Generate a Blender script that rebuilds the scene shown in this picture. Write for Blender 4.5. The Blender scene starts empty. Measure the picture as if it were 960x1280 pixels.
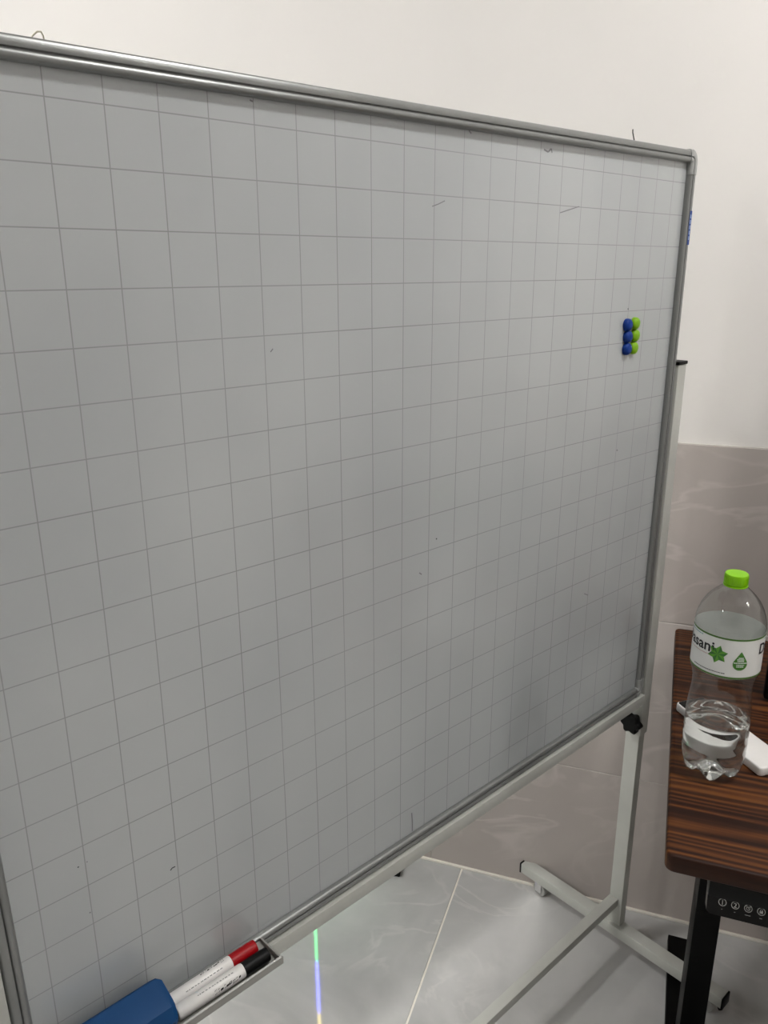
import bpy, bmesh, math, random
from mathutils import Vector, Matrix
random.seed(7)
SC = bpy.context.scene
COL = SC.collection
R = math.radians

# ------------------------------------------------------------------ camera, world, exposure
cam_d = bpy.data.cameras.new('camera'); cam = bpy.data.objects.new('camera', cam_d); COL.objects.link(cam)
CR = Vector((0.74198668, -0.67036724, -0.00797008))       # right
CD = Vector((-0.20889225, -0.21988036, -0.95289908))      # down
CF = Vector((0.63703986, 0.70870331, -0.30318283))        # forward
m = Matrix.Identity(4)
for i in range(3):
    m[i][0] = CR[i]; m[i][1] = -CD[i]; m[i][2] = -CF[i]
m.translation = Vector((-0.27036303, -0.70585617, 1.50072570))
cam.matrix_world = m
cam_d.sensor_fit = 'VERTICAL'; cam_d.sensor_height = 36.0; cam_d.sensor_width = 27.0
cam_d.lens = 982.597 / 1280 * 36.0
cam_d.clip_start = 0.02
SC.camera = cam
world = bpy.data.worlds.new('world'); SC.world = world; world.use_nodes = True
world.node_tree.nodes['Background'].inputs[0].default_value = (0.9, 0.93, 1.0, 1)
world.node_tree.nodes['Background'].inputs[1].default_value = 0.05
SC.view_settings.view_transform = 'Standard'; SC.view_settings.look = 'None'
SC.view_settings.gamma = 1.0; SC.view_settings.use_curve_mapping = False
SC.view_settings.exposure = 2.70
LAMP = 26.0                                                # radiance of the ceiling downlights
CEIL = 2.85
DOWNLIGHTS = [(-0.50, 0.80), (-1.95, 1.85), (-2.1, 0.45), (0.80, -0.88), (-3.1, 1.2), (1.35, -2.25)]

# ------------------------------------------------------------------ helpers
def new_mat(name):
    mt = bpy.data.materials.new(name); mt.use_nodes = True
    nt = mt.node_tree
    return mt, nt, nt.nodes['Principled BSDF']
def N(nt, typ, **kw):
    n = nt.nodes.new(typ)
    for k, v in kw.items():
        if k.startswith('i_'):
            key = k[2:]
            n.inputs[int(key) if key.isdigit() else key.replace('_', ' ')].default_value = v
        else:
            setattr(n, k, v)
    return n
def simple(name, col, rough=0.5, metal=0.0, spec=0.5, bump=0.0, bscale=200.0, var=0.06, vscale=30.0):
    mt, nt, p = new_mat(name)
    p.inputs['Roughness'].default_value = rough; p.inputs['Metallic'].default_value = metal
    p.inputs['Specular IOR Level'].default_value = spec
    tc = N(nt, 'ShaderNodeTexCoord')
    ns = N(nt, 'ShaderNodeTexNoise', i_Scale=vscale, i_Detail=3.0)
    nt.links.new(tc.outputs['Object'], ns.inputs['Vector'])
    rp = N(nt, 'ShaderNodeValToRGB')
    rp.color_ramp.elements[0].position = 0.3; rp.color_ramp.elements[1].position = 0.7
    rp.color_ramp.elements[0].color = (*[c * (1 - var) for c in col], 1)
    rp.color_ramp.elements[1].color = (*[min(1, c * (1 + var)) for c in col], 1)
    nt.links.new(ns.outputs['Fac'], rp.inputs[0]); nt.links.new(rp.outputs[0], p.inputs['Base Color'])
    if bump:
        n2 = N(nt, 'ShaderNodeTexNoise', i_Scale=bscale, i_Detail=2.0)
        b = N(nt, 'ShaderNodeBump', i_Strength=bump, i_Distance=0.001)
        nt.links.new(tc.outputs['Object'], n2.inputs['Vector'])
        nt.links.new(n2.outputs['Fac'], b.inputs['Height']); nt.links.new(b.outputs[0], p.inputs['Normal'])
    return mt
def emissive(name, col, strength):
    mt, nt, p = new_mat(name)
    p.inputs['Base Color'].default_value = (0.8, 0.8, 0.8, 1)
    p.inputs['Emission Color'].default_value = (*col, 1); p.inputs['Emission Strength'].default_value = strength
    return mt

def smooth(me, ang=40):
    for f in me.polygons: f.use_smooth = True
    me.set_sharp_from_angle(angle=R(ang))
def local_bm(bm, parent):
    """world-space bmesh into the frame of its (already placed) root"""
    root = parent
    while root.parent: root = root.parent
    bm.transform(ROOTS[root.name].inverted())
ROOTS = {}
def obj(name, bm, mat, parent=None, world=False, sm=40):
    if world and parent: local_bm(bm, parent)
    bmesh.ops.recalc_face_normals(bm, faces=bm.faces)
    me = bpy.data.meshes.new(name); bm.to_mesh(me); bm.free()
    if sm: smooth(me, sm)
    me.materials.append(mat)
    o = bpy.data.objects.new(name, me); COL.objects.link(o)
    if parent: o.parent = parent
    return o
def tag(o, label=None, cat=None, group=None, kind=None):
    if label: o['label'] = label
    if cat: o['category'] = cat
    if group: o['group'] = group
    if kind: o['kind'] = kind
    return o
def empty(name, loc=(0, 0, 0), rz=0.0, label=None, cat=None, group=None, kind=None):
    o = bpy.data.objects.new(name, None); COL.objects.link(o)
    o.empty_display_size = 0.05
    o.location = loc; o.rotation_euler = (0, 0, rz)
    ROOTS[o.name] = Matrix.Translation(Vector(loc)) @ Matrix.Rotation(rz, 4, 'Z')
    return tag(o, label, cat, group, kind)

def box(x0, x1, y0, y1, z0, z1, bev=0.0, seg=2, bm=None):
    b = bmesh.new()
    v = [b.verts.new((x, y, z)) for x in (x0, x1) for y in (y0, y1) for z in (z0, z1)]
    for f in ((0, 1, 3, 2), (4, 6, 7, 5), (0, 4, 5, 1), (2, 3, 7, 6), (0, 2, 6, 4), (1, 5, 7, 3)):
        b.faces.new([v[i] for i in f])
    if bev:
        bmesh.ops.bevel(b, geom=list(b.edges), offset=bev, segments=seg, affect='EDGES', profile=0.6)
    return merge(bm, b)
def merge(bm, b):
    if bm is None: return b
    me = bpy.data.meshes.new('tmp'); b.to_mesh(me); b.free(); bm.from_mesh(me); bpy.data.meshes.remove(me)
    return bm
def lathe(prof, seg=32, cap=True, fn=None, bm=None):
    """prof: (r, z) pairs, revolved about z"""
    b = bmesh.new(); rings = []
    for r, z in prof:
        if r < 1e-6:
            rings.append([b.verts.new((0, 0, z))])
        else:
            ring = []
            for i in range(seg):
                a = 2 * math.pi * i / seg
                p = (r * math.cos(a), r * math.sin(a), z)
                if fn: p = fn(a, r, z)
                ring.append(b.verts.new(p))
            rings.append(ring)
    for A, B in zip(rings, rings[1:]):
        if len(A) == 1 and len(B) == 1: continue
        for i in range(seg):
            j = (i + 1) % seg
            if len(A) == 1: b.faces.new((A[0], B[i], B[j]))
            elif len(B) == 1: b.faces.new((A[i], A[j], B[0]))
            else: b.faces.new((A[i], A[j], B[j], B[i]))
    if cap:
        for rg in (rings[0], rings[-1]):
            if len(rg) > 1: b.faces.new(rg)
    return merge(bm, b)
def cyl(p0, p1, r, seg=20, bev=0.0, bm=None, r1=None):
    p0 = Vector(p0); p1 = Vector(p1); L = (p1 - p0).length
    r1 = r if r1 is None else r1
    prof = [(r - bev, 0), (r, bev), (r1, L - bev), (r1 - bev, L)] if bev else [(r, 0), (r1, L)]
    b = lathe(prof, seg)
    q = Vector((0, 0, 1)).rotation_difference((p1 - p0).normalized())
    b.transform(Matrix.Translation(p0) @ q.to_matrix().to_4x4())
    return merge(bm, b)
def tube(pts, r, seg=8, bm=None):
    b = bmesh.new(); pts = [Vector(p) for p in pts]; rings = []
    up = Vector((0.123, 0.3, 0.9)).normalized()
    for i, p in enumerate(pts):
        t = (pts[min(i + 1, len(pts) - 1)] - pts[max(i - 1, 0)]).normalized()
        s = t.cross(up).normalized(); u = s.cross(t)
        rings.append([b.verts.new(p + r * (math.cos(2 * math.pi * k / seg) * s + math.sin(2 * math.pi * k / seg) * u)) for k in range(seg)])
    for A, B in zip(rings, rings[1:]):
        for k in range(seg): b.faces.new((A[k], A[(k + 1) % seg], B[(k + 1) % seg], B[k]))
    b.faces.new(rings[0]); b.faces.new(rings[-1])
    return merge(bm, b)
def sweep(prof, frames, bm=None):
    """frames: (origin, dvec, ovec); a profile point (d, o) goes to origin + d*dvec + o*ovec"""
    b = bmesh.new(); rings = []
    for org, dv, ov in frames:
        rings.append([b.verts.new(Vector(org) + d * Vector(dv) + o * Vector(ov)) for d, o in prof])
    n = len(prof)
    for A, B in zip(rings, rings[1:]):
        for k in range(n): b.faces.new((A[k], A[(k + 1) % n], B[(k + 1) % n], B[k]))
    b.faces.new(rings[0]); b.faces.new(rings[-1])
    return merge(bm, b)
def prism(pts2, fn, h0, h1, bm=None):
    """polygon pts2 mapped by fn(a, b, h)"""
    b = bmesh.new()
    lo = [b.verts.new(fn(a, c, h0)) for a, c in pts2]; hi = [b.verts.new(fn(a, c, h1)) for a, c in pts2]
    n = len(pts2)
    for k in range(n): b.faces.new((lo[k], lo[(k + 1) % n], hi[(k + 1) % n], hi[k]))
    b.faces.new(lo); b.faces.new(hi)
    return merge(bm, b)
def slab(x0, x1, y0, y1, z0, z1, rad, bev, n=5):
    """rounded-rectangle slab with softened top and bottom edges"""
    def outline(off):
        r_ = max(rad - off, 0.0005); pts = []
        for cx, cy, a0 in ((x1 - rad, y1 - rad, 0), (x0 + rad, y1 - rad, 90), (x0 + rad, y0 + rad, 180), (x1 - rad, y0 + rad, 270)):
            for i in range(n + 1):
                a = R(a0 + 90 * i / n); pts.append((cx + r_ * math.cos(a), cy + r_ * math.sin(a)))
        return pts
    b = bmesh.new(); rings = []
    for off, z in ((bev, z0), (bev * 0.3, z0 + bev * 0.3), (0, z0 + bev), (0, z1 - bev), (bev * 0.3, z1 - bev * 0.3), (bev, z1)):
        rings.append([b.verts.new((x, y, z)) for x, y in outline(off)])
    for A, B in zip(rings, rings[1:]):
        for k in range(len(A)): b.faces.new((A[k], A[(k + 1) % len(A)], B[(k + 1) % len(A)], B[k]))
    b.faces.new(rings[0]); b.faces.new(rings[-1])
    return b
def text_bm(s, size, align='LEFT', extr=0.0, bold=0.0):
    cu = bpy.data.curves.new('txt', 'FONT'); cu.body = s; cu.size = size; cu.align_x = align
    cu.extrude = extr; cu.offset = bold; cu.resolution_u = 3
    o = bpy.data.objects.new('txt', cu); COL.objects.link(o)
    dg = bpy.context.evaluated_depsgraph_get(); dg.update()
    me = bpy.data.meshes.new_from_object(o.evaluated_get(dg))
    b = bmesh.new(); b.from_mesh(me)
    bpy.data.objects.remove(o); bpy.data.curves.remove(cu); bpy.data.meshes.remove(me)
    return b

# ------------------------------------------------------------------ materials
def tile_mat(name, c_dark, c_light, vein, rough, scale=1.6, veinamt=0.35, seed=0.0):
    mt, nt, p = new_mat(name); L = nt.links.new
    tc = N(nt, 'ShaderNodeTexCoord'); oi = N(nt, 'ShaderNodeObjectInfo')
    off = N(nt, 'ShaderNodeVectorMath', operation='SCALE'); off.inputs[3].default_value = 0.0
    add = N(nt, 'ShaderNodeVectorMath', operation='ADD')
    comb = N(nt, 'ShaderNodeCombineXYZ'); mul = N(nt, 'ShaderNodeMath', operation='MULTIPLY', i_1=37.0)
    L(oi.outputs['Random'], mul.inputs[0]); L(mul.outputs[0], comb.inputs[0]); L(mul.outputs[0], comb.inputs[2])
    comb.inputs[1].default_value = seed
    L(tc.outputs['Object'], add.inputs[0]); L(comb.outputs[0], add.inputs[1])
    n1 = N(nt, 'ShaderNodeTexNoise', i_Scale=scale, i_Detail=5.0, i_Roughness=0.55, i_Distortion=0.6)
    L(add.outputs[0], n1.inputs['Vector'])
    rp = N(nt, 'ShaderNodeValToRGB'); e = rp.color_ramp.elements
    e[0].position = 0.32; e[1].position = 0.68; e[0].color = (*c_dark, 1); e[1].color = (*c_light, 1)
    L(n1.outputs['Fac'], rp.inputs[0])
    n2 = N(nt, 'ShaderNodeTexNoise', i_Scale=scale * 1.3, i_Detail=4.0, i_Roughness=0.5, i_Distortion=1.4)
    mp = N(nt, 'ShaderNodeMapping'); mp.inputs['Scale'].default_value = (1.0, 1.6, 2.2); mp.inputs['Location'].default_value = (3.1, 5.2, 1.7)
    L(add.outputs[0], mp.inputs[0]); L(mp.outputs[0], n2.inputs['Vector'])
    sub = N(nt, 'ShaderNodeMath', operation='SUBTRACT', i_1=0.5); ab = N(nt, 'ShaderNodeMath', operation='ABSOLUTE')
    L(n2.outputs['Fac'], sub.inputs[0]); L(sub.outputs[0], ab.inputs[0])
    vr = N(nt, 'ShaderNodeValToRGB'); v = vr.color_ramp.elements
    v[0].position = 0.0; v[1].position = 0.035; v[0].color = (veinamt,) * 3 + (1,); v[1].color = (0, 0, 0, 1)
    L(ab.outputs[0], vr.inputs[0])
    mk = N(nt, 'ShaderNodeTexNoise', i_Scale=scale * 0.9, i_Detail=1.0); L(mp.outputs[0], mk.inputs['Vector'])
    mk2 = N(nt, 'ShaderNodeMapRange'); mk2.inputs[1].default_value = 0.48; mk2.inputs[2].default_value = 0.62
    L(mk.outputs['Fac'], mk2.inputs[0])
    mm = N(nt, 'ShaderNodeMath', operation='MULTIPLY'); L(vr.outputs[0], mm.inputs[0]); L(mk2.outputs[0], mm.inputs[1])
    mix = N(nt, 'ShaderNodeMix', data_type='RGBA'); L(mm.outputs[0], mix.inputs[0]); L(rp.outputs[0], mix.inputs[6])
    mix.inputs[7].default_value = (*vein, 1)
    L(mix.outputs[2], p.inputs['Base Color'])
    p.inputs['Roughness'].default_value = rough
    return mt
M = {}
M['paint'] = simple('wall_paint', (0.765, 0.743, 0.716), 0.75, bump=0.15, bscale=60, var=0.012, vscale=4)
M['ceil'] = simple('ceiling_paint', (0.82, 0.81, 0.80), 0.8, var=0.01)
M['walltile'] = tile_mat('wall_tile', (0.43, 0.386, 0.36), (0.495, 0.45, 0.422), (0.60, 0.55, 0.52), 0.22, 1.9, 0.55, 4.0)
M['wallgrout'] = simple('wall_grout', (0.48, 0.45, 0.42), 0.8)
M['floortile'] = tile_mat('floor_tile', (0.385, 0.382, 0.376), (0.56, 0.555, 0.545), (0.66, 0.64, 0.62), 0.06, 2.8, 0.45, 9.0)
M['floorgrout'] = simple('floor_grout', (0.80, 0.76, 0.68), 0.8)
M['alu'] = simple('anodised_aluminium', (0.25, 0.255, 0.25), 0.34, metal=0.5, spec=0.4, var=0.03, vscale=8)
M['corner'] = simple('corner_plastic', (0.34, 0.345, 0.335), 0.45, spec=0.3, var=0.03)
M['steel'] = simple('grey_painted_steel', (0.50, 0.505, 0.47), 0.42, metal=0.1, spec=0.3, var=0.05, vscale=12, bump=0.05)
M['chrome'] = simple('chrome', (0.75, 0.75, 0.75), 0.12, metal=1.0)
M['wheel'] = simple('grey_wheel_plastic', (0.34, 0.34, 0.32), 0.35)
M['black'] = simple('black_plastic', (0.003, 0.003, 0.003), 0.45, spec=0.15)
M['blackmetal'] = simple('black_powder_coat', (0.002, 0.002, 0.002), 0.45, spec=0.10)
M['gloss_black'] = simple('gloss_black', (0.003, 0.003, 0.0035), 0.2, spec=0.3)
M['white'] = simple('white_plastic', (0.80, 0.78, 0.76), 0.35, var=0.02)
M['traycol'] = simple('tray_plastic', (0.30, 0.297, 0.275), 0.35, var=0.03)
M['bluemag'] = simple('blue_plastic', (0.003, 0.032, 0.21), 0.45, spec=0.2, var=0.02)
M['greenmag'] = simple('lime_plastic', (0.19, 0.40, 0.004), 0.4, spec=0.3, var=0.02)
M['eraser'] = simple('eraser_blue', (0.001, 0.050, 0.165), 0.55, spec=0.3, var=0.05, bump=0.1)
M['felt'] = simple('black_felt', (0.01, 0.01, 0.01), 0.95, bump=0.6, bscale=900)
M['redcap'] = simple('red_plastic', (0.36, 0.002, 0.006), 0.4, spec=0.25, var=0.03)
M['sticker'] = simple('blue_sticker', (0.02, 0.06, 0.24), 0.5, spec=0.3)
M['stickerpale'] = simple('pale_print', (0.35, 0.45, 0.7), 0.5)
M['ink'] = simple('black_ink', (0.012, 0.012, 0.014), 0.5)
M['greyink'] = simple('grey_ink', (0.16, 0.16, 0.17), 0.5)
M['wire'] = simple('pale_wire', (0.55, 0.52, 0.42), 0.4, metal=0.4)
M['darkwire'] = simple('dark_wire', (0.06, 0.055, 0.05), 0.4)
M['limecap'] = simple('lime_cap', (0.23, 0.56, 0.002), 0.35, spec=0.35, var=0.02)
M['label'] = simple('label_film', (0.78, 0.79, 0.77), 0.35, var=0.02)
M['lgreen'] = simple('label_green', (0.06, 0.16, 0.02), 0.4, var=0.03)
M['leafa'] = simple('leaf_green', (0.10, 0.33, 0.02), 0.4)
M['leafb'] = simple('leaf_dark', (0.035, 0.17, 0.02), 0.4)
M['dropgreen'] = simple('drop_green', (0.05, 0.20, 0.02), 0.4)
M['lwhite'] = simple('label_white_ink', (0.85, 0.9, 0.85), 0.4)
M['lblue'] = simple('label_blue_ink', (0.08, 0.28, 0.33), 0.4)
M['lred'] = simple('label_red_ink', (0.35, 0.06, 0.05), 0.4)
M['icon'] = simple('icon_print', (0.42, 0.42, 0.40), 0.5)
M['lamp'] = emissive('lamp_diffuser', (1.0, 0.988, 0.965), LAMP)
M['ledg'] = emissive('led_green', (0.10, 1.0, 0.28), 3.2)
M['ledb'] = emissive('led_blue', (0.14, 0.16, 1.0), 6.5)
M['ledy'] = emissive('led_yellow', (1.0, 0.80, 0.22), 3.2)

def board_mat():
    """white enamel with a printed 5 cm grid (the print sits 0.5 degrees out of square), smears and wipe marks"""
    mt, nt, p = new_mat('whiteboard_enamel'); L = nt.links.new
    tc = N(nt, 'ShaderNodeTexCoord')
    rot = N(nt, 'ShaderNodeMapping', vector_type='POINT')
    # local -> grid cells: local origin is the board root (0.456, 0, 0); grid zero is at x=0, z=1.68
    L(tc.outputs['Object'], rot.inputs[0])
    a = 0.009
    rot.inputs['Rotation'].default_value = (0, -a, 0)
    rot.inputs['Scale'].default_value = (1, 1, 1)
    ca, sa = math.cos(a), math.sin(a)
    rot.inputs['Location'].default_value = (0.456 * ca + 1.68 * sa, 0, 0.456 * sa - 1.68 * ca)
    sep = N(nt, 'ShaderNodeSeparateXYZ'); L(rot.outputs[0], sep.inputs[0])
    masks = []
    for out in ('X', 'Z'):
        md = N(nt, 'ShaderNodeMath', operation='PINGPONG', i_1=0.025); L(sep.outputs[out], md.inputs[0])
        lt = N(nt, 'ShaderNodeMapRange'); lt.inputs[1].default_value = 0.00025; lt.inputs[2].default_value = 0.0008
        lt.inputs[3].default_value = 1.0; lt.inputs[4].default_value = 0.0
        L(md.outputs[0], lt.inputs[0]); masks.append(lt)
    mx = N(nt, 'ShaderNodeMath', operation='MAXIMUM'); L(masks[0].outputs[0], mx.inputs[0]); L(masks[1].outputs[0], mx.inputs[1])
    # worn print: lines fade in patches
    wear = N(nt, 'ShaderNodeTexNoise', i_Scale=4.0, i_Detail=3.0); L(tc.outputs['Object'], wear.inputs['Vector'])
    wr = N(nt, 'ShaderNodeMapRange'); wr.inputs[1].default_value = 0.3; wr.inputs[2].default_value = 0.7; wr.inputs[3].default_value = 0.36; wr.inputs[4].default_value = 0.62
    L(wear.outputs['Fac'], wr.inputs[0])
    lm = N(nt, 'ShaderNodeMath', operation='MULTIPLY'); L(mx.outputs[0], lm.inputs[0]); L(wr.outputs[0], lm.inputs[1])
    # smears of dry marker dust, wiped diagonally
    mp = N(nt, 'ShaderNodeMapping'); mp.inputs['Rotation'].default_value = (0, R(28), 0); mp.inputs['Scale'].default_value = (5.0, 1.0, 1.8)
    L(tc.outputs['Object'], mp.inputs[0])
    sm = N(nt, 'ShaderNodeTexNoise', i_Scale=1.0, i_Detail=2.0, i_Roughness=0.45); L(mp.outputs[0], sm.inputs['Vector'])
    cl = N(nt, 'ShaderNodeTexNoise', i_Scale=3.0, i_Detail=3.0); L(tc.outputs['Object'], cl.inputs['Vector'])
    mu = N(nt, 'ShaderNodeMath', operation='ADD'); L(sm.outputs['Fac'], mu.inputs[0]); L(cl.outputs['Fac'], mu.inputs[1])
    hf = N(nt, 'ShaderNodeMath', operation='MULTIPLY', i_1=0.5); L(mu.outputs[0], hf.inputs[0]); mu = hf
    rp = N(nt, 'ShaderNodeValToRGB'); e = rp.color_ramp.elements
    rp.color_ramp.interpolation = 'EASE'; e[0].position = 0.30; e[0].color = (0.465, 0.485, 0.488, 1); e[1].position = 0.72; e[1].color = (0.392, 0.412, 0.420, 1)
    L(mu.outputs[0], rp.inputs[0])
    mix = N(nt, 'ShaderNodeMix', data_type='RGBA'); L(lm.outputs[0], mix.inputs[0]); L(rp.outputs[0], mix.inputs[6])
    mix.inputs[7].default_value = (0.13, 0.126, 0.12, 1)
    L(mix.outputs[2], p.inputs['Base Color'])
    p.inputs['Roughness'].default_value = 0.27
    p.inputs['Specular IOR Level'].default_value = 0.6
    p.inputs['Coat Weight'].default_value = 0.6; p.inputs['Coat IOR'].default_value = 1.5; p.inputs['Coat Roughness'].default_value = 0.13
    return mt
M['board'] = board_mat()

def wood_mat():
    mt, nt, p = new_mat('charred_pine'); L = nt.links.new
    tc = N(nt, 'ShaderNodeTexCoord')
    mp = N(nt, 'ShaderNodeMapping'); mp.inputs['Scale'].default_value = (0.55, 6.0, 2.0)
    L(tc.outputs['Object'], mp.inputs[0])
    wob = N(nt, 'ShaderNodeTexNoise', i_Scale=2.2, i_Detail=2.0); L(mp.outputs[0], wob.inputs['Vector'])
    sv = N(nt, 'ShaderNodeVectorMath', operation='SCALE'); sv.inputs[3].default_value = 0.55
    L(wob.outputs['Color'], sv.inputs[0])
    ad = N(nt, 'ShaderNodeVectorMath', operation='ADD'); L(mp.outputs[0], ad.inputs[0]); L(sv.outputs[0], ad.inputs[1])
    wv = N(nt, 'ShaderNodeTexWave', wave_type='BANDS', bands_direction='Y', wave_profile='SIN', i_Scale=3.4, i_Distortion=2.2, i_Detail=2.0)
    wv.inputs['Detail Scale'].default_value = 0.8
    L(ad.outputs[0], wv.inputs['Vector'])
    mp2 = N(nt, 'ShaderNodeMapping'); mp2.inputs['Scale'].default_value = (3.0, 110.0, 40.0); L(tc.outputs['Object'], mp2.inputs[0])
    fb = N(nt, 'ShaderNodeTexNoise', i_Scale=1.5, i_Detail=4.0); L(mp2.outputs[0], fb.inputs['Vector'])
    mp3 = N(nt, 'ShaderNodeMapping'); mp3.inputs['Scale'].default_value = (1.2, 9.0, 4.0); L(tc.outputs['Object'], mp3.inputs[0])
    bg = N(nt, 'ShaderNodeTexNoise', i_Scale=1.5, i_Detail=2.0); L(mp3.outputs[0], bg.inputs['Vector'])
    ml = N(nt, 'ShaderNodeMath', operation='MULTIPLY_ADD', i_1=1.0, i_2=-0.42); L(fb.outputs['Fac'], ml.inputs[0])
    mb = N(nt, 'ShaderNodeMath', operation='MULTIPLY_ADD', i_1=1.2, i_2=-0.50); L(bg.outputs['Fac'], mb.inputs[0])
    w2 = N(nt, 'ShaderNodeMath', operation='MULTIPLY', i_1=0.55); L(wv.outputs['Fac'], w2.inputs[0])
    s1 = N(nt, 'ShaderNodeMath', operation='ADD'); L(w2.outputs[0], s1.inputs[0]); L(ml.outputs[0], s1.inputs[1])
    sm = N(nt, 'ShaderNodeMath', operation='ADD'); L(s1.outputs[0], sm.inputs[0]); L(mb.outputs[0], sm.inputs[1])
    rp = N(nt, 'ShaderNodeValToRGB'); e = rp.color_ramp.elements
    e[0].position = 0.05; e[0].color = (0.135, 0.046, 0.010, 1); e[1].position = 0.80; e[1].color = (0.018, 0.0055, 0.0025, 1)
    q = e.new(0.42); q.color = (0.062, 0.019, 0.006, 1)
    L(sm.outputs[0], rp.inputs[0]); L(rp.outputs[0], p.inputs['Base Color'])
    b = N(nt, 'ShaderNodeBump', i_Strength=0.12, i_Distance=0.001); L(sm.outputs[0], b.inputs['Height']); L(b.outputs[0], p.inputs['Normal'])
    p.inputs['Roughness'].default_value = 0.5; p.inputs['Specular IOR Level'].default_value = 0.2
    return mt
M['wood'] = wood_mat()

def thin_plastic():
    mt = bpy.data.materials.new('clear_bottle_plastic'); mt.use_nodes = True; nt = mt.node_tree; L = nt.links.new
    nt.nodes.remove(nt.nodes['Principled BSDF']); out = nt.nodes['Material Output']
    tr = N(nt, 'ShaderNodeBsdfTransparent'); tr.inputs[0].default_value = (0.955, 0.965, 0.96, 1)
    gl = N(nt, 'ShaderNodeBsdfGlossy'); gl.inputs['Roughness'].default_value = 0.03
    lw = N(nt, 'ShaderNodeLayerWeight', i_Blend=0.5)
    pw = N(nt, 'ShaderNodeMath', operation='POWER', i_1=3.5); fr = N(nt, 'ShaderNodeMath', operation='MULTIPLY_ADD', i_1=0.70, i_2=0.075)
    L(lw.outputs['Facing'], pw.inputs[0]); L(pw.outputs[0], fr.inputs[0])
    tc = N(nt, 'ShaderNodeTexCoord'); ns = N(nt, 'ShaderNodeTexNoise', i_Scale=38.0, i_Detail=2.0)
    L(tc.outputs['Object'], ns.inputs['Vector'])
    bp = N(nt, 'ShaderNodeBump', i_Strength=0.35, i_Distance=0.002); L(ns.outputs['Fac'], bp.inputs['Height'])
    L(bp.outputs[0], gl.inputs['Normal']); L(bp.outputs[0], lw.inputs['Normal'])
    mx = N(nt, 'ShaderNodeMixShader'); L(fr.outputs[0], mx.inputs[0]); L(tr.outputs[0], mx.inputs[1]); L(gl.outputs[0], mx.inputs[2])
    L(mx.outputs[0], out.inputs[0])
    return mt
M['pet'] = thin_plastic()
mt, nt, p = new_mat('water'); p.inputs['Base Color'].default_value = (0.97, 0.985, 0.98, 1)
p.inputs['Transmission Weight'].default_value = 1.0; p.inputs['IOR'].default_value = 1.33; p.inputs['Roughness'].default_value = 0.0
_tc = N(nt, 'ShaderNodeTexCoord'); _ns = N(nt, 'ShaderNodeTexNoise', i_Scale=45.0, i_Detail=1.0)
_b = N(nt, 'ShaderNodeBump', i_Strength=0.2, i_Distance=0.002)
nt.links.new(_tc.outputs['Object'], _ns.inputs['Vector']); nt.links.new(_ns.outputs['Fac'], _b.inputs['Height']); nt.links.new(_b.outputs[0], p.inputs['Normal'])
M['water'] = mt

# ------------------------------------------------------------------ room
# the tiled wall runs along WV; WN points out of the room through it
TH = R(118.2)
WV = Vector((math.cos(TH), math.sin(TH), 0)); WN = Vector((math.sin(TH), -math.cos(TH), 0)); K = 1.0619
ROT = TH - math.pi            # local +x = -WV (to the right along the wall), local +y = WN
W0 = WN * K                   # room frame origin: on the wall base
RM = Matrix.Translation(W0) @ Matrix.Rotation(ROT, 4, 'Z')
def room_empty(name): 
    o = empty(name, W0, ROT); return o
def struct(name, bm, mat):
    """bmesh in the room frame (x right along the wall, y towards the wall, z up)"""
    o = obj(name, bm, mat, sm=0); o.location = W0; o.rotation_euler = (0, 0, ROT); o['kind'] = 'structure'
    ROOTS[o.name] = RM
    return o
X0, X1, Y0, Y1 = -4.2, 2.6, -6.0, 0.0
fl = struct('floor', box(X0, X1, Y0, Y1, -0.06, -0.0012), M['floorgrout'])
fl['label'] = 'polished grey marbled floor tiles with pale grout'
# floor tiles 80 x 80 cm; a joint meets the wall at x = 0.113
T, G = 0.80, 0.0045
tile_mesh = {}
def tile_obj(name, key, parent, mat, w, h, d, loc, axis):
    if key not in tile_mesh:
        b = box(0, w, 0, h, -d, 0, 0.0008, 1) if axis == 'floor' else box(0, w, -d, 0, 0, h, 0.0008, 1)
        me = bpy.data.meshes.new(name); b.to_mesh(me); b.free(); me.materials.append(mat); tile_mesh[key] = me
    o = bpy.data.objects.new(name, tile_mesh[key]); COL.objects.link(o); o.parent = parent; o.location = loc
    return o
for j in range(8):
    for i in range(-6, 4):
        x0 = 0.113 + i * T + G / 2; x1 = x0 + T - G
        y1 = -0.005 - j * T; y0 = y1 - T + G
        xa, xb, ya = max(x0, X0 + 0.002), min(x1, X1 - 0.002), max(y0, Y0 + 0.002)
        if xb - xa < 0.05 or y1 - ya < 0.05: continue
        w, h = round(xb - xa, 4), round(y1 - ya, 4)
        tile_obj('floor_tile', ('f', w, h), fl, M['floortile'], w, h, 0.008, (xa, ya, 0.0), 'floor')
# walls
wr = struct('wall_right', box(X0, X1, 0.008, 0.15, -0.06, CEIL), M['paint'])
wr['label'] = 'white painted wall with grey stone tiles below'
gb = obj('tile_bed', box(X0, X1, 0.0012, 0.008, 0, 1.1535), M['wallgrout'], wr, sm=0)
g2 = 0.0022
rows = [(0.003, 0.365), (0.365, 0.765), (0.765, 1.1535)]
for z0, z1 in rows:
    for i in range(-6, 4):
        x0 = 0.03 + i * T + g2 / 2; x1 = x0 + T - g2
        xa, xb = max(x0, X0 + 0.002), min(x1, X1 - 0.002)
        if xb - xa < 0.05: continue
        w, h = round(xb - xa, 4), round(z1 - z0 - g2, 4)
        tile_obj('wall_tile', ('w', w, h), wr, M['walltile'], w, h, 0.007, (xa, 0.0072, z0 + g2 / 2), 'wall')
s = struct('trim_1', box(X0 + 0.01, X1 - 0.01, -0.0065, 0.0005, 0.0, 0.0055, 0.0015), M['floorgrout']); s['label'] = 'pale grout line where the floor meets the tiled wall'
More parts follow.
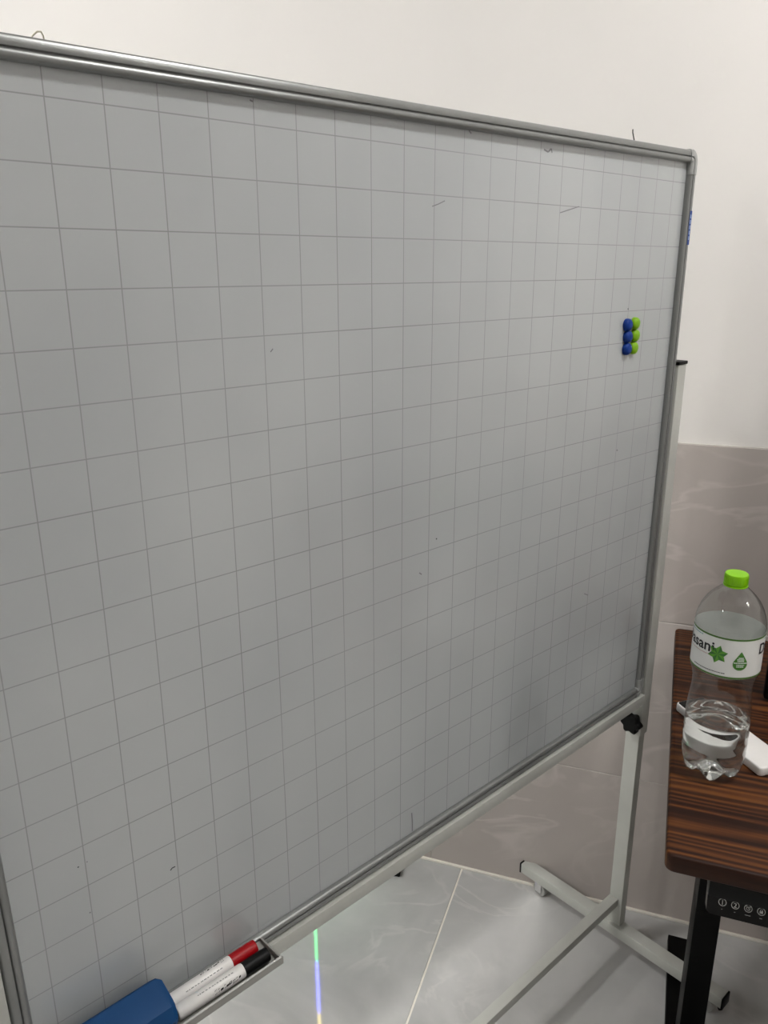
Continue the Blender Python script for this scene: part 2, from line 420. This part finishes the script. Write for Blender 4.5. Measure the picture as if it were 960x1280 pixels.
s = struct('wall_front', box(X1, X1 + 0.15, Y0, Y1 + 0.15, -0.06, CEIL), M['paint']); s['label'] = 'plain white painted wall beyond the desk'
s = struct('wall_left', box(X0 - 0.15, X0, Y0, Y1 + 0.15, -0.06, CEIL), M['paint']); s['label'] = 'plain white painted wall to the left of the whiteboard'
s = struct('wall_back', box(X0 - 0.15, X1 + 0.15, Y0 - 0.15, Y0, -0.06, CEIL), M['paint']); s['label'] = 'plain white painted wall behind the viewer'
s = struct('ceiling', box(X0 - 0.15, X1 + 0.15, Y0 - 0.15, Y1 + 0.15, CEIL, CEIL + 0.12), M['ceil']); s['label'] = 'plain white ceiling'
for i, (x, y) in enumerate(DOWNLIGHTS):
    where = ['above the space behind the whiteboard', 'above the far corner behind the whiteboard', 'left of the whiteboard', 'above the near side of the desk',
             'in the far left of the room', 'beyond the right end of the desk'][i]
    e = empty('ceiling_downlight', (x, y, CEIL), 0, 'round white recessed ceiling light ' + where, 'ceiling light', 'round ceiling lights')
    obj('trim_ring', lathe([(0.115, 0), (0.150, 0), (0.148, -0.008), (0.118, -0.012), (0.115, 0)], 40, cap=False), M['white'], e)
    obj('diffuser', lathe([(0.115, -0.001), (0.115, -0.008), (0, -0.008)], 40), M['lamp'], e)

# ------------------------------------------------------------------ mobile whiteboard
WB = empty('mobile_whiteboard', (0.456, 0.0, 0.0), 0,
           'large gridded whiteboard in a silver frame on a grey wheeled stand', 'whiteboard')
def wb(name, bm, mat, parent=None, sm=40):
    return obj(name, bm, mat, parent or WB, world=True, sm=sm)
BX0, BX1, BZ0, BZ1 = -0.152, 1.0575, 0.6620, 1.6705
surf = wb('writing_surface', box(BX0 + 0.006, BX1 - 0.006, 0.0, 0.009, BZ0 + 0.006, BZ1 - 0.006), M['board'], sm=0)
# aluminium frame profile: (inwards from the outer edge, towards the viewer)
def lobe(c, r, a0, a1, n, sx=1.0):
    return [(c[0] + sx * r * math.cos(a0 + (a1 - a0) * i / n), c[1] + r * math.sin(a0 + (a1 - a0) * i / n)) for i in range(n + 1)]
PROF = [(0, -0.012), (0, 0.0035), (0.0010, 0.0070), (0.0026, 0.0083), (0.0086, 0.0088), (0.0094, 0.0084), (0.0096, 0.0058), (0.0104, 0.0058)]
PROF += lobe((0.0145, 0.0048), 0.0045, math.pi * 0.93, 0.0, 9)
PROF += [(0.0189, 0.0006), (0.0175, 0.0), (0.0175, -0.010), (0.012, -0.012)]
OV = (0, -1, 0)
CRN = 0.019
def rail(name, a, b, dv):
    return wb(name, sweep(PROF, [(a, dv, OV), (b, dv, OV)]), M['alu'], sm=35)
top = rail('frame_rail', (BX0 + CRN, 0, BZ1), (BX1 - CRN, 0, BZ1), (0, 0, -1))
bot = rail('frame_rail', (BX0 + CRN, 0, BZ0), (BX1 - CRN, 0, BZ0), (0, 0, 1))
lef = rail('frame_rail', (BX0, 0, BZ0 + CRN), (BX0, 0, BZ1 - CRN), (1, 0, 0))
rig = rail('frame_rail', (BX1, 0, BZ0 + CRN), (BX1, 0, BZ1 - CRN), (-1, 0, 0))
PC = [(d - 0.0012 if d < 0.002 else d + 0.0006, o + 0.0012 if o > 0 else o - 0.0005) for d, o in PROF]
for cx, cz, sx, sz in ((BX1, BZ1, -1, -1), (BX0, BZ1, 1, -1), (BX0, BZ0, 1, 1), (BX1, BZ0, -1, 1)):
    c = Vector((cx + sx * CRN, 0, cz + sz * CRN)); fr = []
    for k in range(-1, 10):
        if k == -1: fr.append((Vector((cx, 0, cz + sz * (CRN + 0.018))), Vector((sx, 0, 0)), OV)); continue
        if k == 9: fr.append((Vector((cx + sx * (CRN + 0.005), 0, cz)), Vector((0, 0, sz)), OV)); continue
        t = k / 8 * math.pi / 2
        dv = Vector((sx * math.cos(t), 0, sz * math.sin(t)))
        fr.append((c - dv * CRN, dv, OV))
    wb('corner_cap', sweep(PC, fr), M['corner'], sm=35)
# blue maker's sticker on the right rail
st = wb('sticker', box(BX1 - 0.0088, BX1 - 0.0020, -0.0091, -0.0060, 1.524, 1.578, 0.0003, 1), M['sticker'])
for k in range(5):
    wb('sticker_print', box(BX1 - 0.0068, BX1 - 0.0046, -0.00935, -0.0085, 1.532 + k * 0.0085, 1.538 + k * 0.0085), M['stickerpale'], st, sm=0)
# small pen marks left on the surface
def strip(pts, w):
    b = bmesh.new()
    for (xa, za), (xb, zb) in zip(pts, pts[1:]):
        d = Vector((xb - xa, zb - za)).normalized(); n = Vector((-d.y, d.x)) * w / 2
        q = [b.verts.new((x, -0.0002, z)) for x, z in ((xa + n.x, za + n.y), (xb + n.x, zb + n.y), (xb - n.x, zb - n.y), (xa - n.x, za - n.y))]
        b.faces.new(q)
    return b
for pts, w, mk in [
        ([(0.0333, 0.8441), (0.0355, 0.8461), (0.0395, 0.8459)], 0.0014, 'ink'),
        ([(0.4145, 0.7161), (0.4162, 0.6979), (0.4158, 0.6822)], 0.0022, 'greyink'),
        ([(-0.065, 0.9079), (-0.0636, 0.9086)], 0.0014, 'ink'),
        ([(-0.0555, 0.9093), (-0.0543, 0.9091)], 0.0013, 'greyink'),
        ([(-0.0599, 0.8471), (-0.0592, 0.8456)], 0.0014, 'greyink'),
        ([(0.4593, 1.14), (0.4609, 1.1385)], 0.0018, 'ink'),
        ([(0.895, 1.4259), (0.8978, 1.4245)], 0.0022, 'ink'),
        ([(0.4452, 1.5633), (0.456, 1.5664), (0.467, 1.5704)], 0.0012, 'greyink'),
        ([(0.6563, 1.6417), (0.6653, 1.6394), (0.6719, 1.6439), (0.6742, 1.6391)], 0.0022, 'greyink'),
        ([(0.6997, 1.5642), (0.7218, 1.5691), (0.7445, 1.5741)], 0.0014, 'greyink'),
        ([(0.2047, 1.411), (0.208, 1.4141)], 0.0013, 'greyink'),
        ([(0.1957, 1.6493), (0.1992, 1.6484)], 0.0016, 'greyink'),
        ([(0.8969, 1.1927), (0.9008, 1.1913)], 0.003, 'greyink'),
        ([(0.5071, 1.6513), (0.5115, 1.6482)], 0.002, 'greyink'),
        ([(0.4274, 1.0983), (0.432, 1.0947)], 0.0016, 'greyink'),
        ([(0.8311, 0.9472), (0.844, 0.9403)], 0.0016, 'greyink'),
    ]:
    wb('pen_mark', strip(pts, w), M[mk], surf, sm=0)
# stand: one post assembly on each side
STEEL = M['steel']
for side in (1, -1):
    def mx(x): return x if side == 1 else (BX0 + BX1) - x
    def sb(x0, x1, *a): 
        p, q = sorted((mx(x0), mx(x1))); return box(p, q, *a)
    sl = wb('post_sleeve', sb(1.0585, 1.0865, -0.012, 0.026, 0.562, 1.322, 0.002), STEEL)
    wb('sleeve_cap', sb(1.0575, 1.0880, -0.0135, 0.0275, 1.322, 1.328, 0.0015), M['black'], sl)
    wb('pivot_bolt', cyl((mx(1.0575), 0.006, 1.16), (mx(1.0525), 0.006, 1.16), 0.009, 16), M['chrome'], sl)
    post = wb('post', sb(1.0600, 1.0820, -0.0095, 0.0215, 0.064, 0.60, 0.0015), STEEL)
    wb('post_bolt', cyl((mx(1.0835), 0.006, 0.09), (mx(1.0815), 0.006, 0.09), 0.006, 12), M['chrome'], post)
    # six-lobed clamping knob on the inner face of the sleeve
    b = bmesh.new(); lo = []; hi = []
    nk = 48
    for x, rs, zs in ((1.0545, 0.78, 0), (1.0515, 1.0, 0), (1.0400, 1.0, 0), (1.0370, 0.85, 0)):
        ring = []
        for i in range(nk):
            a = 2 * math.pi * i / nk; r = (0.0205 + 0.0028 * math.cos(6 * a)) * rs
            ring.append(b.verts.new((mx(x), 0.003 + r * math.cos(a), 0.594 + r * math.sin(a))))
        lo.append(ring)
    for A, B in zip(lo, lo[1:]):
        for i in range(nk): b.faces.new((A[i], A[(i + 1) % nk], B[(i + 1) % nk], B[i]))
    b.faces.new(lo[0]); b.faces.new(lo[-1])
    kn = wb('clamp_knob', b, M['black'])
    wb('knob_screw', cyl((mx(1.0585), 0.003, 0.594), (mx(1.0540), 0.003, 0.594), 0.005, 14), M['chrome'], kn)
    # foot with end caps and castors
    ft = wb('foot', sb(1.0500, 1.0790, -0.252, 0.262, 0.0410, 0.0665, 0.0012), STEEL)
    for y0, y1 in ((-0.2555, -0.2515), (0.2615, 0.2655)):
        wb('end_cap', sb(1.0490, 1.0800, y0, y1, 0.0400, 0.0675, 0.001), M['black'], ft)
    for cy, lever in ((0.212, False), (-0.214, True)):
        cxx = 1.0645
        wb('castor_plate', cyl((mx(cxx), cy, 0.0415), (mx(cxx), cy, 0.0375), 0.013, 18), M['chrome'], ft)
        f = sb(cxx - 0.0095, cxx - 0.0078, cy - 0.009, cy + 0.009, 0.012, 0.039); f = merge(f, sb(cxx + 0.0078, cxx + 0.0095, cy - 0.009, cy + 0.009, 0.012, 0.039))
        wb('castor_fork', f, M['chrome'], ft)
        wb('castor_wheel', cyl((mx(cxx - 0.007), cy - 0.002, 0.0178), (mx(cxx + 0.007), cy - 0.002, 0.0178), 0.0176, 24, 0.002), M['wheel'], ft)
        if lever:
            pts = [(0.004, 0.030), (-0.012, 0.034), (-0.026, 0.022), (-0.030, 0.010), (-0.026, 0.008), (-0.020, 0.018), (-0.010, 0.026), (0.004, 0.024)]
            lb = prism(pts, lambda a, c, h: Vector((mx(h), cy + a, c)), cxx + 0.010, cxx + 0.022)
            wb('brake_lever', lb, M['black'], ft)
# cross members
wb('support_rail', box(BX0 - 0.001, BX1 + 0.001, -0.0138, 0.0102, 0.6390, 0.6614, 0.0015), STEEL)
wb('cross_bar', box(BX0 - 0.003, 1.0605, 0.000, 0.022, 0.1155, 0.1355, 0.0018), STEEL)
# pen tray clipped to the frame bottom
TX0, TX1 = -0.142, 0.136
tp = [(-0.0105, 0.6785), (-0.0105, 0.6745), (-0.0545, 0.6745), (-0.0595, 0.6795), (-0.0600, 0.6905), (-0.0580, 0.6915), (-0.0562, 0.6900), (-0.0558, 0.6815), (-0.0530, 0.6785)]
tray = wb('pen_tray', prism(tp, lambda a, c, h: Vector((h, a, c)), TX0, TX1), M['traycol'], sm=30)
for x in (TX0, TX1):
    wb('tray_end', prism([(-0.0105, 0.6745), (-0.0545, 0.6745), (-0.0595, 0.6795), (-0.0600, 0.6905), (-0.0500, 0.6860), (-0.0105, 0.6830)], lambda a, c, h: Vector((h, a, c)), x, x + 0.0022), M['traycol'], tray)
# wire bits left on the top rail
wb('wire_loop', tube([(-0.006, 0.004, 1.668), (-0.002, 0.003, 1.6735), (0.0015, 0.002, 1.6765), (0.0045, 0.002, 1.6768), (0.0062, 0.003, 1.6745), (0.0075, 0.005, 1.668)], 0.0007), M['wire'])
wb('wire_end', tube([(0.885, 0.005, 1.668), (0.880, 0.004, 1.674), (0.872, 0.002, 1.682), (0.870, 0.001, 1.686)], 0.0009), M['darkwire'])

# ------------------------------------------------------------------ magnets
for (x, z), c, where in [((0.8945, 1.4005), 'blue', 'top'), ((0.8975, 1.3815), 'blue', 'middle'), ((0.8980, 1.3620), 'blue', 'bottom'),
                         ((0.9170, 1.4015), 'lime green', 'top'), ((0.9195, 1.3820), 'lime green', 'middle'), ((0.9180, 1.3620), 'lime green', 'bottom')]:
    b = lathe([(0.0100, 0), (0.0100, 0.0035), (0.0094, 0.0058), (0.0075, 0.0076), (0.0045, 0.0086), (0, 0.0089)], 28)
    b.transform(Matrix.Rotation(R(90), 4, 'X'))
    o = obj('round_magnet', b, M['bluemag' if c == 'blue' else 'greenmag'])
    o.location = (x, -0.0002, z)
    tag(o, f'{c} round magnet on the whiteboard, {where} of its column of three', 'magnet', 'round magnets on the whiteboard')

# ------------------------------------------------------------------ markers and eraser in the tray
def marker(y, z, xend, capmat, capcol, where, tilt):
    e = empty('whiteboard_marker', (xend, y, z), tilt, f'white whiteboard marker with a {capcol} cap lying in the tray {where}', 'marker', 'whiteboard markers in the pen tray')
    rx = Matrix.Rotation(R(-90), 4, 'Y')
    b = lathe([(0.0050, 0), (0.0082, 0.0006), (0.0084, 0.002), (0.0087, 0.010), (0.0087, 0.0355), (0.0079, 0.0362)], 28); b.transform(rx); cp = obj('cap', b, capmat, e)
    b = lathe([(0.0050, 0.034), (0.0082, 0.0355), (0.0087, 0.0375), (0.0087, 0.1205), (0.0078, 0.1225), (0, 0.1225)], 28); b.transform(rx)
    bd = obj('barrel', b, M['white'], e)
    # printed dark script on the barrel, wrapped around it
    random.seed(int(y * -1000))
    def wrap(s, a): return Vector((-s, 0.00882 * -math.sin(a), 0.00882 * math.cos(a)))
    b = bmesh.new()
    a_c = 1.25
    if capcol == 'red': a_c = -0.30
    sx = 0.043
    while sx < 0.075:
        w = random.uniform(0.0014, 0.0042); h = random.uniform(0.12, 0.32); o_ = random.uniform(-0.08, 0.08)
        q = [wrap(sx, a_c + o_ - h), wrap(sx + w, a_c + o_ - h * 0.7), wrap(sx + w + 0.0006, a_c + o_ + h), wrap(sx + 0.0006, a_c + o_ + h * 0.6)]
        b.faces.new([b.verts.new(v) for v in q]); sx += w + random.uniform(0.0, 0.0016)
    obj('printed_script', b, M['ink'], bd, sm=0)
    b = bmesh.new(); sx = 0.05
    a_c = a_c + (1.0 if capcol == 'red' else -1.0)
    while sx < 0.098:
        w = random.uniform(0.0015, 0.0035); h = 0.05
        q = [wrap(sx, a_c - h), wrap(sx + w, a_c - h), wrap(sx + w, a_c + h), wrap(sx, a_c + h)]
        b.faces.new([b.verts.new(v) for v in q]); sx += w + random.uniform(0.0008, 0.002)
    obj('printed_line', b, M['greyink'], bd, sm=0)
    return e
marker(-0.0216, 0.6880, 0.1225, M['redcap'], 'red', 'against the whiteboard frame', R(0.15))
marker(-0.0412, 0.6873, 0.1280, M['black'], 'black', 'along its front lip', R(-0.9))
ER = empty('whiteboard_eraser', (-0.056, -0.0355, 0.6788), 0, 'blue plastic whiteboard eraser with black felt in the pen tray', 'eraser')
# section (y, z) of the blue shell, local
sec = [(-0.024, 0.0165), (-0.026, 0.026), (-0.0195, 0.0415), (-0.013, 0.0445), (0.016, 0.0520), (0.020, 0.0500), (0.0225, 0.0165)]
b = bmesh.new(); rings = []
L2 = 0.0555
for x, s, zc in ((-L2, 0.80, 0.90), (-L2 + 0.006, 0.97, 0.985), (-L2 + 0.012, 1, 1), (L2 - 0.012, 1, 1), (L2 - 0.005, 0.97, 0.985), (L2, 0.82, 0.90)):
    rings.append([b.verts.new((x, yy * s, 0.0165 + (zz - 0.0165) * zc)) for yy, zz in sec])
for A, B in zip(rings, rings[1:]):
    for k in range(len(sec)): b.faces.new((A[k], A[(k + 1) % len(sec)], B[(k + 1) % len(sec)], B[k]))
b.faces.new(rings[0]); b.faces.new(rings[-1])
bmesh.ops.bevel(b, geom=[e for e in b.edges if e.calc_face_angle(0) > 0.35], offset=0.0012, segments=2, affect='EDGES')
obj('shell', b, M['eraser'], ER, sm=25)
obj('felt_pad', box(-L2 + 0.003, L2 - 0.003, -0.0195, 0.0215, 0.0, 0.017, 0.0015), M['felt'], ER)

# ------------------------------------------------------------------ desk
DT = R(117.5); DROT = DT - math.pi
DO = Vector((0.5527, -0.3284, 0.0))
DESK = empty('standing_desk', DO, DROT, 'dark stained wooden desk with black metal legs against the tiled wall', 'desk')
b = slab(0, 1.25, 0.0, 0.70, 0.744, 0.770, 0.012, 0.003)
obj('tabletop', b, M['wood'], DESK, sm=50)
for u0 in (0.076, 1.130):
    c = 0.021
    leg = obj('leg', box(u0, u0 + 0.042, 0.33, 0.412, 0.40, 0.744, 0.002), M['blackmetal'], DESK)
    obj('lower_leg', box(u0 - 0.0, u0 + 0.042, 0.33, 0.412, 0.024, 0.40, 0.002), M['blackmetal'], leg)
    obj('foot_bar', box(u0 - 0.018, u0 + 0.035, 0.04, 0.655, 0.006, 0.026, 0.003), M['blackmetal'], DESK)
    for v in (0.07, 0.62): obj('glide', cyl((u0 + 0.009, v, 0.0), (u0 + 0.009, v, 0.006), 0.018, 18), M['black'], DESK)
    obj('bracket', box(u0 - 0.006, u0 + 0.048, 0.16, 0.58, 0.738, 0.7445, 0.001), M['blackmetal'], DESK)
obj('frame_beam', box(0.118, 1.130, 0.345, 0.395, 0.700, 0.7415, 0.002), M['blackmetal'], DESK)
# control panel under the front edge; its face leans back
def pn(u, s, o):
    """panel face point: u along, s up the face, o outwards"""
    n = Vector((0, -0.94, 0.34)); t = Vector((0, 0.34, 0.94))
    return Vector((u, 0.018, 0.679)) + t * s + n * o
cpv = [(0.058, 0.000), (0.172, 0.000), (0.172, 0.030), (0.058, 0.030)]
b = prism([(0.062, 0.0), (0.168, 0.0), (0.172, 0.004), (0.172, 0.030), (0.058, 0.030), (0.058, 0.004)], pn, -0.022, 0.0)
cp = obj('control_panel', b, M['gloss_black'], DESK, sm=20)
b = box(0.056, 0.174, 0.010, 0.060, 0.712, 0.7435, 0.004)
obj('panel_hood', b, M['black'], DESK)
def ring2(r0, r1, cu, cs, o=0.0004, n=28):
    b = bmesh.new()
    A = [b.verts.new(pn(cu + r0 * math.cos(2 * math.pi * i / n), cs + r0 * math.sin(2 * math.pi * i / n), o)) for i in range(n)]
    B = [b.verts.new(pn(cu + r1 * math.cos(2 * math.pi * i / n), cs + r1 * math.sin(2 * math.pi * i / n), o)) for i in range(n)]
    for i in range(n): b.faces.new((A[i], A[(i + 1) % n], B[(i + 1) % n], B[i]))
    return b
def quad2(u0, u1, s0, s1, o=0.0004, bm=None):
    b = bmesh.new(); b.faces.new([b.verts.new(pn(u, s, o)) for u, s in ((u0, s0), (u1, s0), (u1, s1), (u0, s1))]); return merge(bm, b)
for k, g in enumerate(('1', '2', 'alarm', 'lock')):
    cu, cs = 0.0765 + 0.0155 * k, 0.0185
    b = ring2(0.0041, 0.0050, cu, cs)
    if g in '12':
        t = text_bm(g, 0.0082, 'CENTER', 0, 0.00012); t.transform(Matrix.Translation((0, -0.0029, 0)))
        for v in t.verts: v.co = pn(cu + v.co.x, cs + v.co.y, 0.0004)
        b = merge(b, t)
    elif g == 'alarm':
        b = merge(b, ring2(0.0018, 0.0025, cu, cs - 0.0002))
        b = quad2(cu - 0.0003, cu + 0.0003, cs - 0.0003, cs + 0.0014, bm=b); b = quad2(cu, cu + 0.0013, cs - 0.0005, cs + 0.0001, bm=b)
        b = quad2(cu - 0.0030, cu - 0.0014, cs + 0.0020, cs + 0.0028, bm=b); b = quad2(cu + 0.0014, cu + 0.0030, cs + 0.0020, cs + 0.0028, bm=b)
    else:
        b = quad2(cu - 0.0020, cu + 0.0020, cs - 0.0026, cs + 0.0006, bm=b); b = merge(b, ring2(0.0010, 0.0016, cu, cs + 0.0012))
    obj('button_icon', b, M['icon'], cp, sm=0)
    b = quad2(cu - (0.0006, 0.0009, 0.0034, 0.0016)[k], cu + (0.0006, 0.0009, 0.0034, 0.0016)[k], cs - 0.0092, cs - 0.0086)
    obj('button_mark', b, M['icon'], cp, sm=0)

def desk_pt(u, v, z=0.770):
    return Matrix.Translation(DO) @ Matrix.Rotation(DROT, 4, 'Z') @ Vector((u, v, z))

# ------------------------------------------------------------------ remote control behind and beside the bottle
a_r = DROT + math.atan2(0.785, -0.62)         # long axis, away from the near corner
RC = empty('remote_control', desk_pt(0.125, 0.213) + Vector((0, 0, 0.0)), a_r, 'white remote control with a black screen end lying behind the water bottle', 'remote control')
Lr, Wr = 0.195, 0.056
b = slab(0, Lr, -Wr, 0, 0.0004, 0.0150, 0.006, 0.0022)
obj('case', b, M['white'], RC, sm=50)
obj('screen', slab(Lr - 0.085, Lr - 0.0022, -Wr + 0.0022, -0.0022, 0.0140, 0.0156, 0.005, 0.0004), M['gloss_black'], RC)

# ------------------------------------------------------------------ black monitor at the right edge
MO = empty('desktop_monitor', desk_pt(0.147, 0.445), DROT, 'black monitor standing on the desk at the right edge of the picture', 'monitor')
obj('casing', box(0, 0.50, 0.0, 0.022, 0.004, 0.318, 0.005, 3), M['black'], MO)
obj('display', box(0.006, 0.494, -0.0012, 0.004, 0.022, 0.312), M['gloss_black'], MO, sm=0)
obj('stand_neck', box(0.21, 0.29, 0.022, 0.052, 0.004, 0.17, 0.004), M['black'], MO)
obj('stand_base', box(0.15, 0.35, 0.020, 0.165, 0.0, 0.010, 0.003), M['black'], MO)

# ------------------------------------------------------------------ water bottle
BO = desk_pt(0.057, 0.209)
FACE = R(-157.75)                          # heading of the label's front
BT = empty('water_bottle', BO, 0, 'clear plastic water bottle with lime green cap standing on the desk', 'bottle')
prof = [(0.0, 0.008), (0.012, 0.007), (0.023, 0.002), (0.030, 0.0), (0.0370, 0.006), (0.0415, 0.018), (0.0436, 0.030), (0.0445, 0.042), (0.0434, 0.047), (0.0445, 0.052), (0.0448, 0.062), (0.0438, 0.0665), (0.0448, 0.071),
        (0.0448, 0.086), (0.0444, 0.100), (0.0432, 0.116), (0.0412, 0.134), (0.0405, 0.146), (0.0410, 0.157), (0.0435, 0.168), (0.0462, 0.1755), (0.0465, 0.179), (0.0465, 0.240), (0.0466, 0.243), (0.0460, 0.250), (0.0440, 0.2595), (0.0405, 0.269),
        (0.0350, 0.279), (0.0285, 0.287), (0.0220, 0.2935), (0.0165, 0.2985), (0.0135, 0.301)]
def petal(shrink):
    def fn(a, r, z):
        c = 0.5 - 0.5 * math.cos(5 * a + 0.9)
        f = max(0.0, 1 - z / 0.034)
        rr = r * (1 - 0.10 * c * f * (1 if r > 0.03 else 0.3))
        zz = z + 0.013 * c * f * min(1.0, r / 0.034)
        return ((rr - shrink) * math.cos(a), (rr - shrink) * math.sin(a), zz + shrink)
    return fn
obj('bottle_body', lathe(prof + [(0.0128, 0.305), (0.0128, 0.310)], 80, cap=False, fn=petal(0)), M['pet'], BT, sm=60)
WL = 0.094
wp = [(r, z) for r, z in prof if z < WL - 0.004] + [(0.0447, WL - 0.0012), (0.0436, WL - 0.0002), (0.028, WL - 0.0008), (0.0, WL - 0.0008)]
obj('water', lathe(wp, 80, cap=False, fn=petal(0.0009)), M['water'], BT, sm=60)
b = lathe([(0.0153, 0.3030), (0.0155, 0.3035), (0.0155, 0.3155), (0.0148, 0.3175), (0.0105, 0.3181), (0, 0.3181)], 48)
cap = obj('bottle_cap', b, M['limecap'], BT, sm=40)
for i in range(36):
    a = 2 * math.pi * i / 36
    rb = box(-0.0004, 0.0004, 0.0153, 0.0158, 0.3045, 0.3150); rb.transform(Matrix.Rotation(a, 4, 'Z'))
    ribs = rb if i == 0 else merge(ribs, rb)
obj('cap_grip', ribs, M['limecap'], cap, sm=0)
obj('neck_ring', lathe([(0.0130, 0.2998), (0.0162, 0.3002), (0.0162, 0.3018), (0.0130, 0.3024)], 40, cap=False), M['limecap'], BT)
LB = obj('label', lathe([(0.04685, 0.1790), (0.04685, 0.2395)], 96, cap=False), M['label'], BT, sm=60)
def lab(phi, z, o=0.0):
    """label point at angle phi (degrees, positive to the right of its front)"""
    a = FACE + R(phi); r = 0.0470 + o
    return Vector((r * math.cos(a), r * math.sin(a), z))
def arc_band(p0, p1, z0, z1, o=0.0, n=None):
    b = bmesh.new(); n = n or max(2, int(abs(p1 - p0) / 4))
    A = [b.verts.new(lab(p0 + (p1 - p0) * i / n, z0, o)) for i in range(n + 1)]; B = [b.verts.new(lab(p0 + (p1 - p0) * i / n, z1, o)) for i in range(n + 1)]
    for i in range(n): b.faces.new((A[i], A[i + 1], B[i + 1], B[i]))
    return b
obj('label_stripe', arc_band(-180, 180, 0.2368, 0.2394, n=90), M['lgreen'], LB, sm=60)
obj('label_stripe', arc_band(-180, 180, 0.1792, 0.1818, n=90), M['lgreen'], LB, sm=60)
def lab_poly(pts, mat, name, o=0.0002):
    """pts in metres (s along the label to the right, h up) about (phi0, z0)"""
    b = bmesh.new(); b.faces.new([b.verts.new(q) for q in pts]); return obj(name, b, mat, LB, sm=0)
MMDEG = math.degrees(1 / 0.0470)
def at_label(phi0, z0, o): return lambda s, h: lab(phi0 + s * MMDEG, z0 + h, o)
for phi0 in (-93.0, 58.0):
    # big name
    t = text_bm('Dasani', 0.0225, 'LEFT', 0, 0.00045)
    f = at_label(phi0, 0.2135, 0.0002)
    for v in t.verts: v.co = f(v.co.x, v.co.y)
    obj('brand_lettering', t, M['ink'], LB, sm=0)
    # small line above (illegible in the photograph) and below
    for z, mk, s0, s1, hh in ((0.2335, 'lblue', 0.012, 0.040, 0.0013), (0.2085, 'lred', 0.012, 0.055, 0.0007)):
        b = None; s_ = s0; random.seed(5)
        while s_ < s1:
            w = random.uniform(0.0012, 0.0030); f = at_label(phi0, z, 0.0002); q = bmesh.new()
            q.faces.new([q.verts.new(f(a, c)) for a, c in ((s_, 0), (s_ + w, 0), (s_ + w, hh), (s_, hh))]); b = merge(b, q) if b else q
            s_ += w + random.uniform(0.0004, 0.0012)
        obj('small_print', b, M[mk], LB, sm=0)
# six-leaved star
f = at_label(-13.0, 0.2130, 0.0004)
for k in range(6):
    a = R(90 - 12 + 60 * k); Lf = 0.0140; wd = 0.0046
    for sgn, mk in ((1, 'leafa'), (-1, 'leafb')):
        tip = (Lf * math.cos(a), Lf * math.sin(a)); mid = (0.5 * Lf * math.cos(a) - sgn * wd * math.sin(a), 0.5 * Lf * math.sin(a) + sgn * wd * math.cos(a))
        lab_poly([f(0, 0), f(*tip), f(*mid)], M[mk], 'leaf')
# green drop with white lines of print
f = at_label(24.0, 0.2025, 0.0002)
b = bmesh.new(); rows_ = []
for i in range(29):
    h = -0.0095 + i / 28 * 0.0280
    w = math.sqrt(max(0.0, 0.0097 ** 2 - h * h)) if h < 0.0045 else 0.0086 * max(0.0, (0.0185 - h) / 0.0140) ** 0.92
    w = max(w, 0.00005)
    rows_.append([b.verts.new(f(w * (2 * k / 8 - 1), h)) for k in range(9)])
for A, B in zip(rows_, rows_[1:]):
    for k in range(8): b.faces.new((A[k], A[k + 1], B[k + 1], B[k]))
obj('drop', b, M['dropgreen'], LB, sm=60)
f = at_label(24.0, 0.2025, 0.0006); b = None; random.seed(3)
for k, (h, wd) in enumerate(((0.0088, 0.0032), (0.0064, 0.0048), (0.0040, 0.0042), (0.0012, 0.0086), (-0.0018, 0.0050), (-0.0044, 0.0048))):
    s_ = -wd
    while s_ < wd:
        w = min(random.uniform(0.001, 0.0025), wd - s_ + 0.0003); q = bmesh.new()
        q.faces.new([q.verts.new(f(x, y)) for x, y in ((s_, h), (s_ + w, h), (s_ + w, h + 0.0013), (s_, h + 0.0013))]); b = merge(b, q) if b else q
        s_ += w + 0.0004
obj('drop_print', b, M['lwhite'], LB, sm=0)
b = None; s_ = -0.034; f = at_label(-14.0, 0.1855, 0.0002)
while s_ < 0.012:
    w = random.uniform(0.0010, 0.0022); q = bmesh.new()
    q.faces.new([q.verts.new(f(x, y)) for x, y in ((s_, 0), (s_ + w, 0), (s_ + w, 0.0013), (s_, 0.0013))]); b = merge(b, q) if b else q
    s_ += w + random.uniform(0.0003, 0.0009)
obj('small_print', b, M['ink'], LB, sm=0)

# ------------------------------------------------------------------ slim rainbow light behind the board, seen mirrored in the floor
LP = Vector((0.7099, 0.6751, 0))
LL = empty('led_light_bar', LP, ROT, 'slim upright rainbow LED light bar on a black foot behind the whiteboard', 'lamp')
# local x = to the right along the wall, y = towards the wall
obj('pole', box(-0.006, 0.006, 0.0, 0.012, 0.010, 0.92, 0.001), M['blackmetal'], LL)
for z0, z1, mk in ((0.06, 0.325, 'ledg'), (0.325, 0.51, 'ledb'), (0.51, 0.70, 'ledy'), (0.70, 0.90, 'ledg')):
    obj('light_segment', box(-0.0035, 0.0035, -0.003, 0.0005, z0, z1), M[mk], LL, sm=0)
b = box(-0.03, 0.232, -0.012, 0.012, 0.0, 0.018, 0.003); b.transform(Matrix.Rotation(math.atan2(0.041, 0.22), 4, 'Z'))
obj('base_foot', b, M['blackmetal'], LL)
obj('base_foot', box(-0.012, 0.012, -0.10, 0.03, 0.0, 0.012, 0.003), M['blackmetal'], LL)
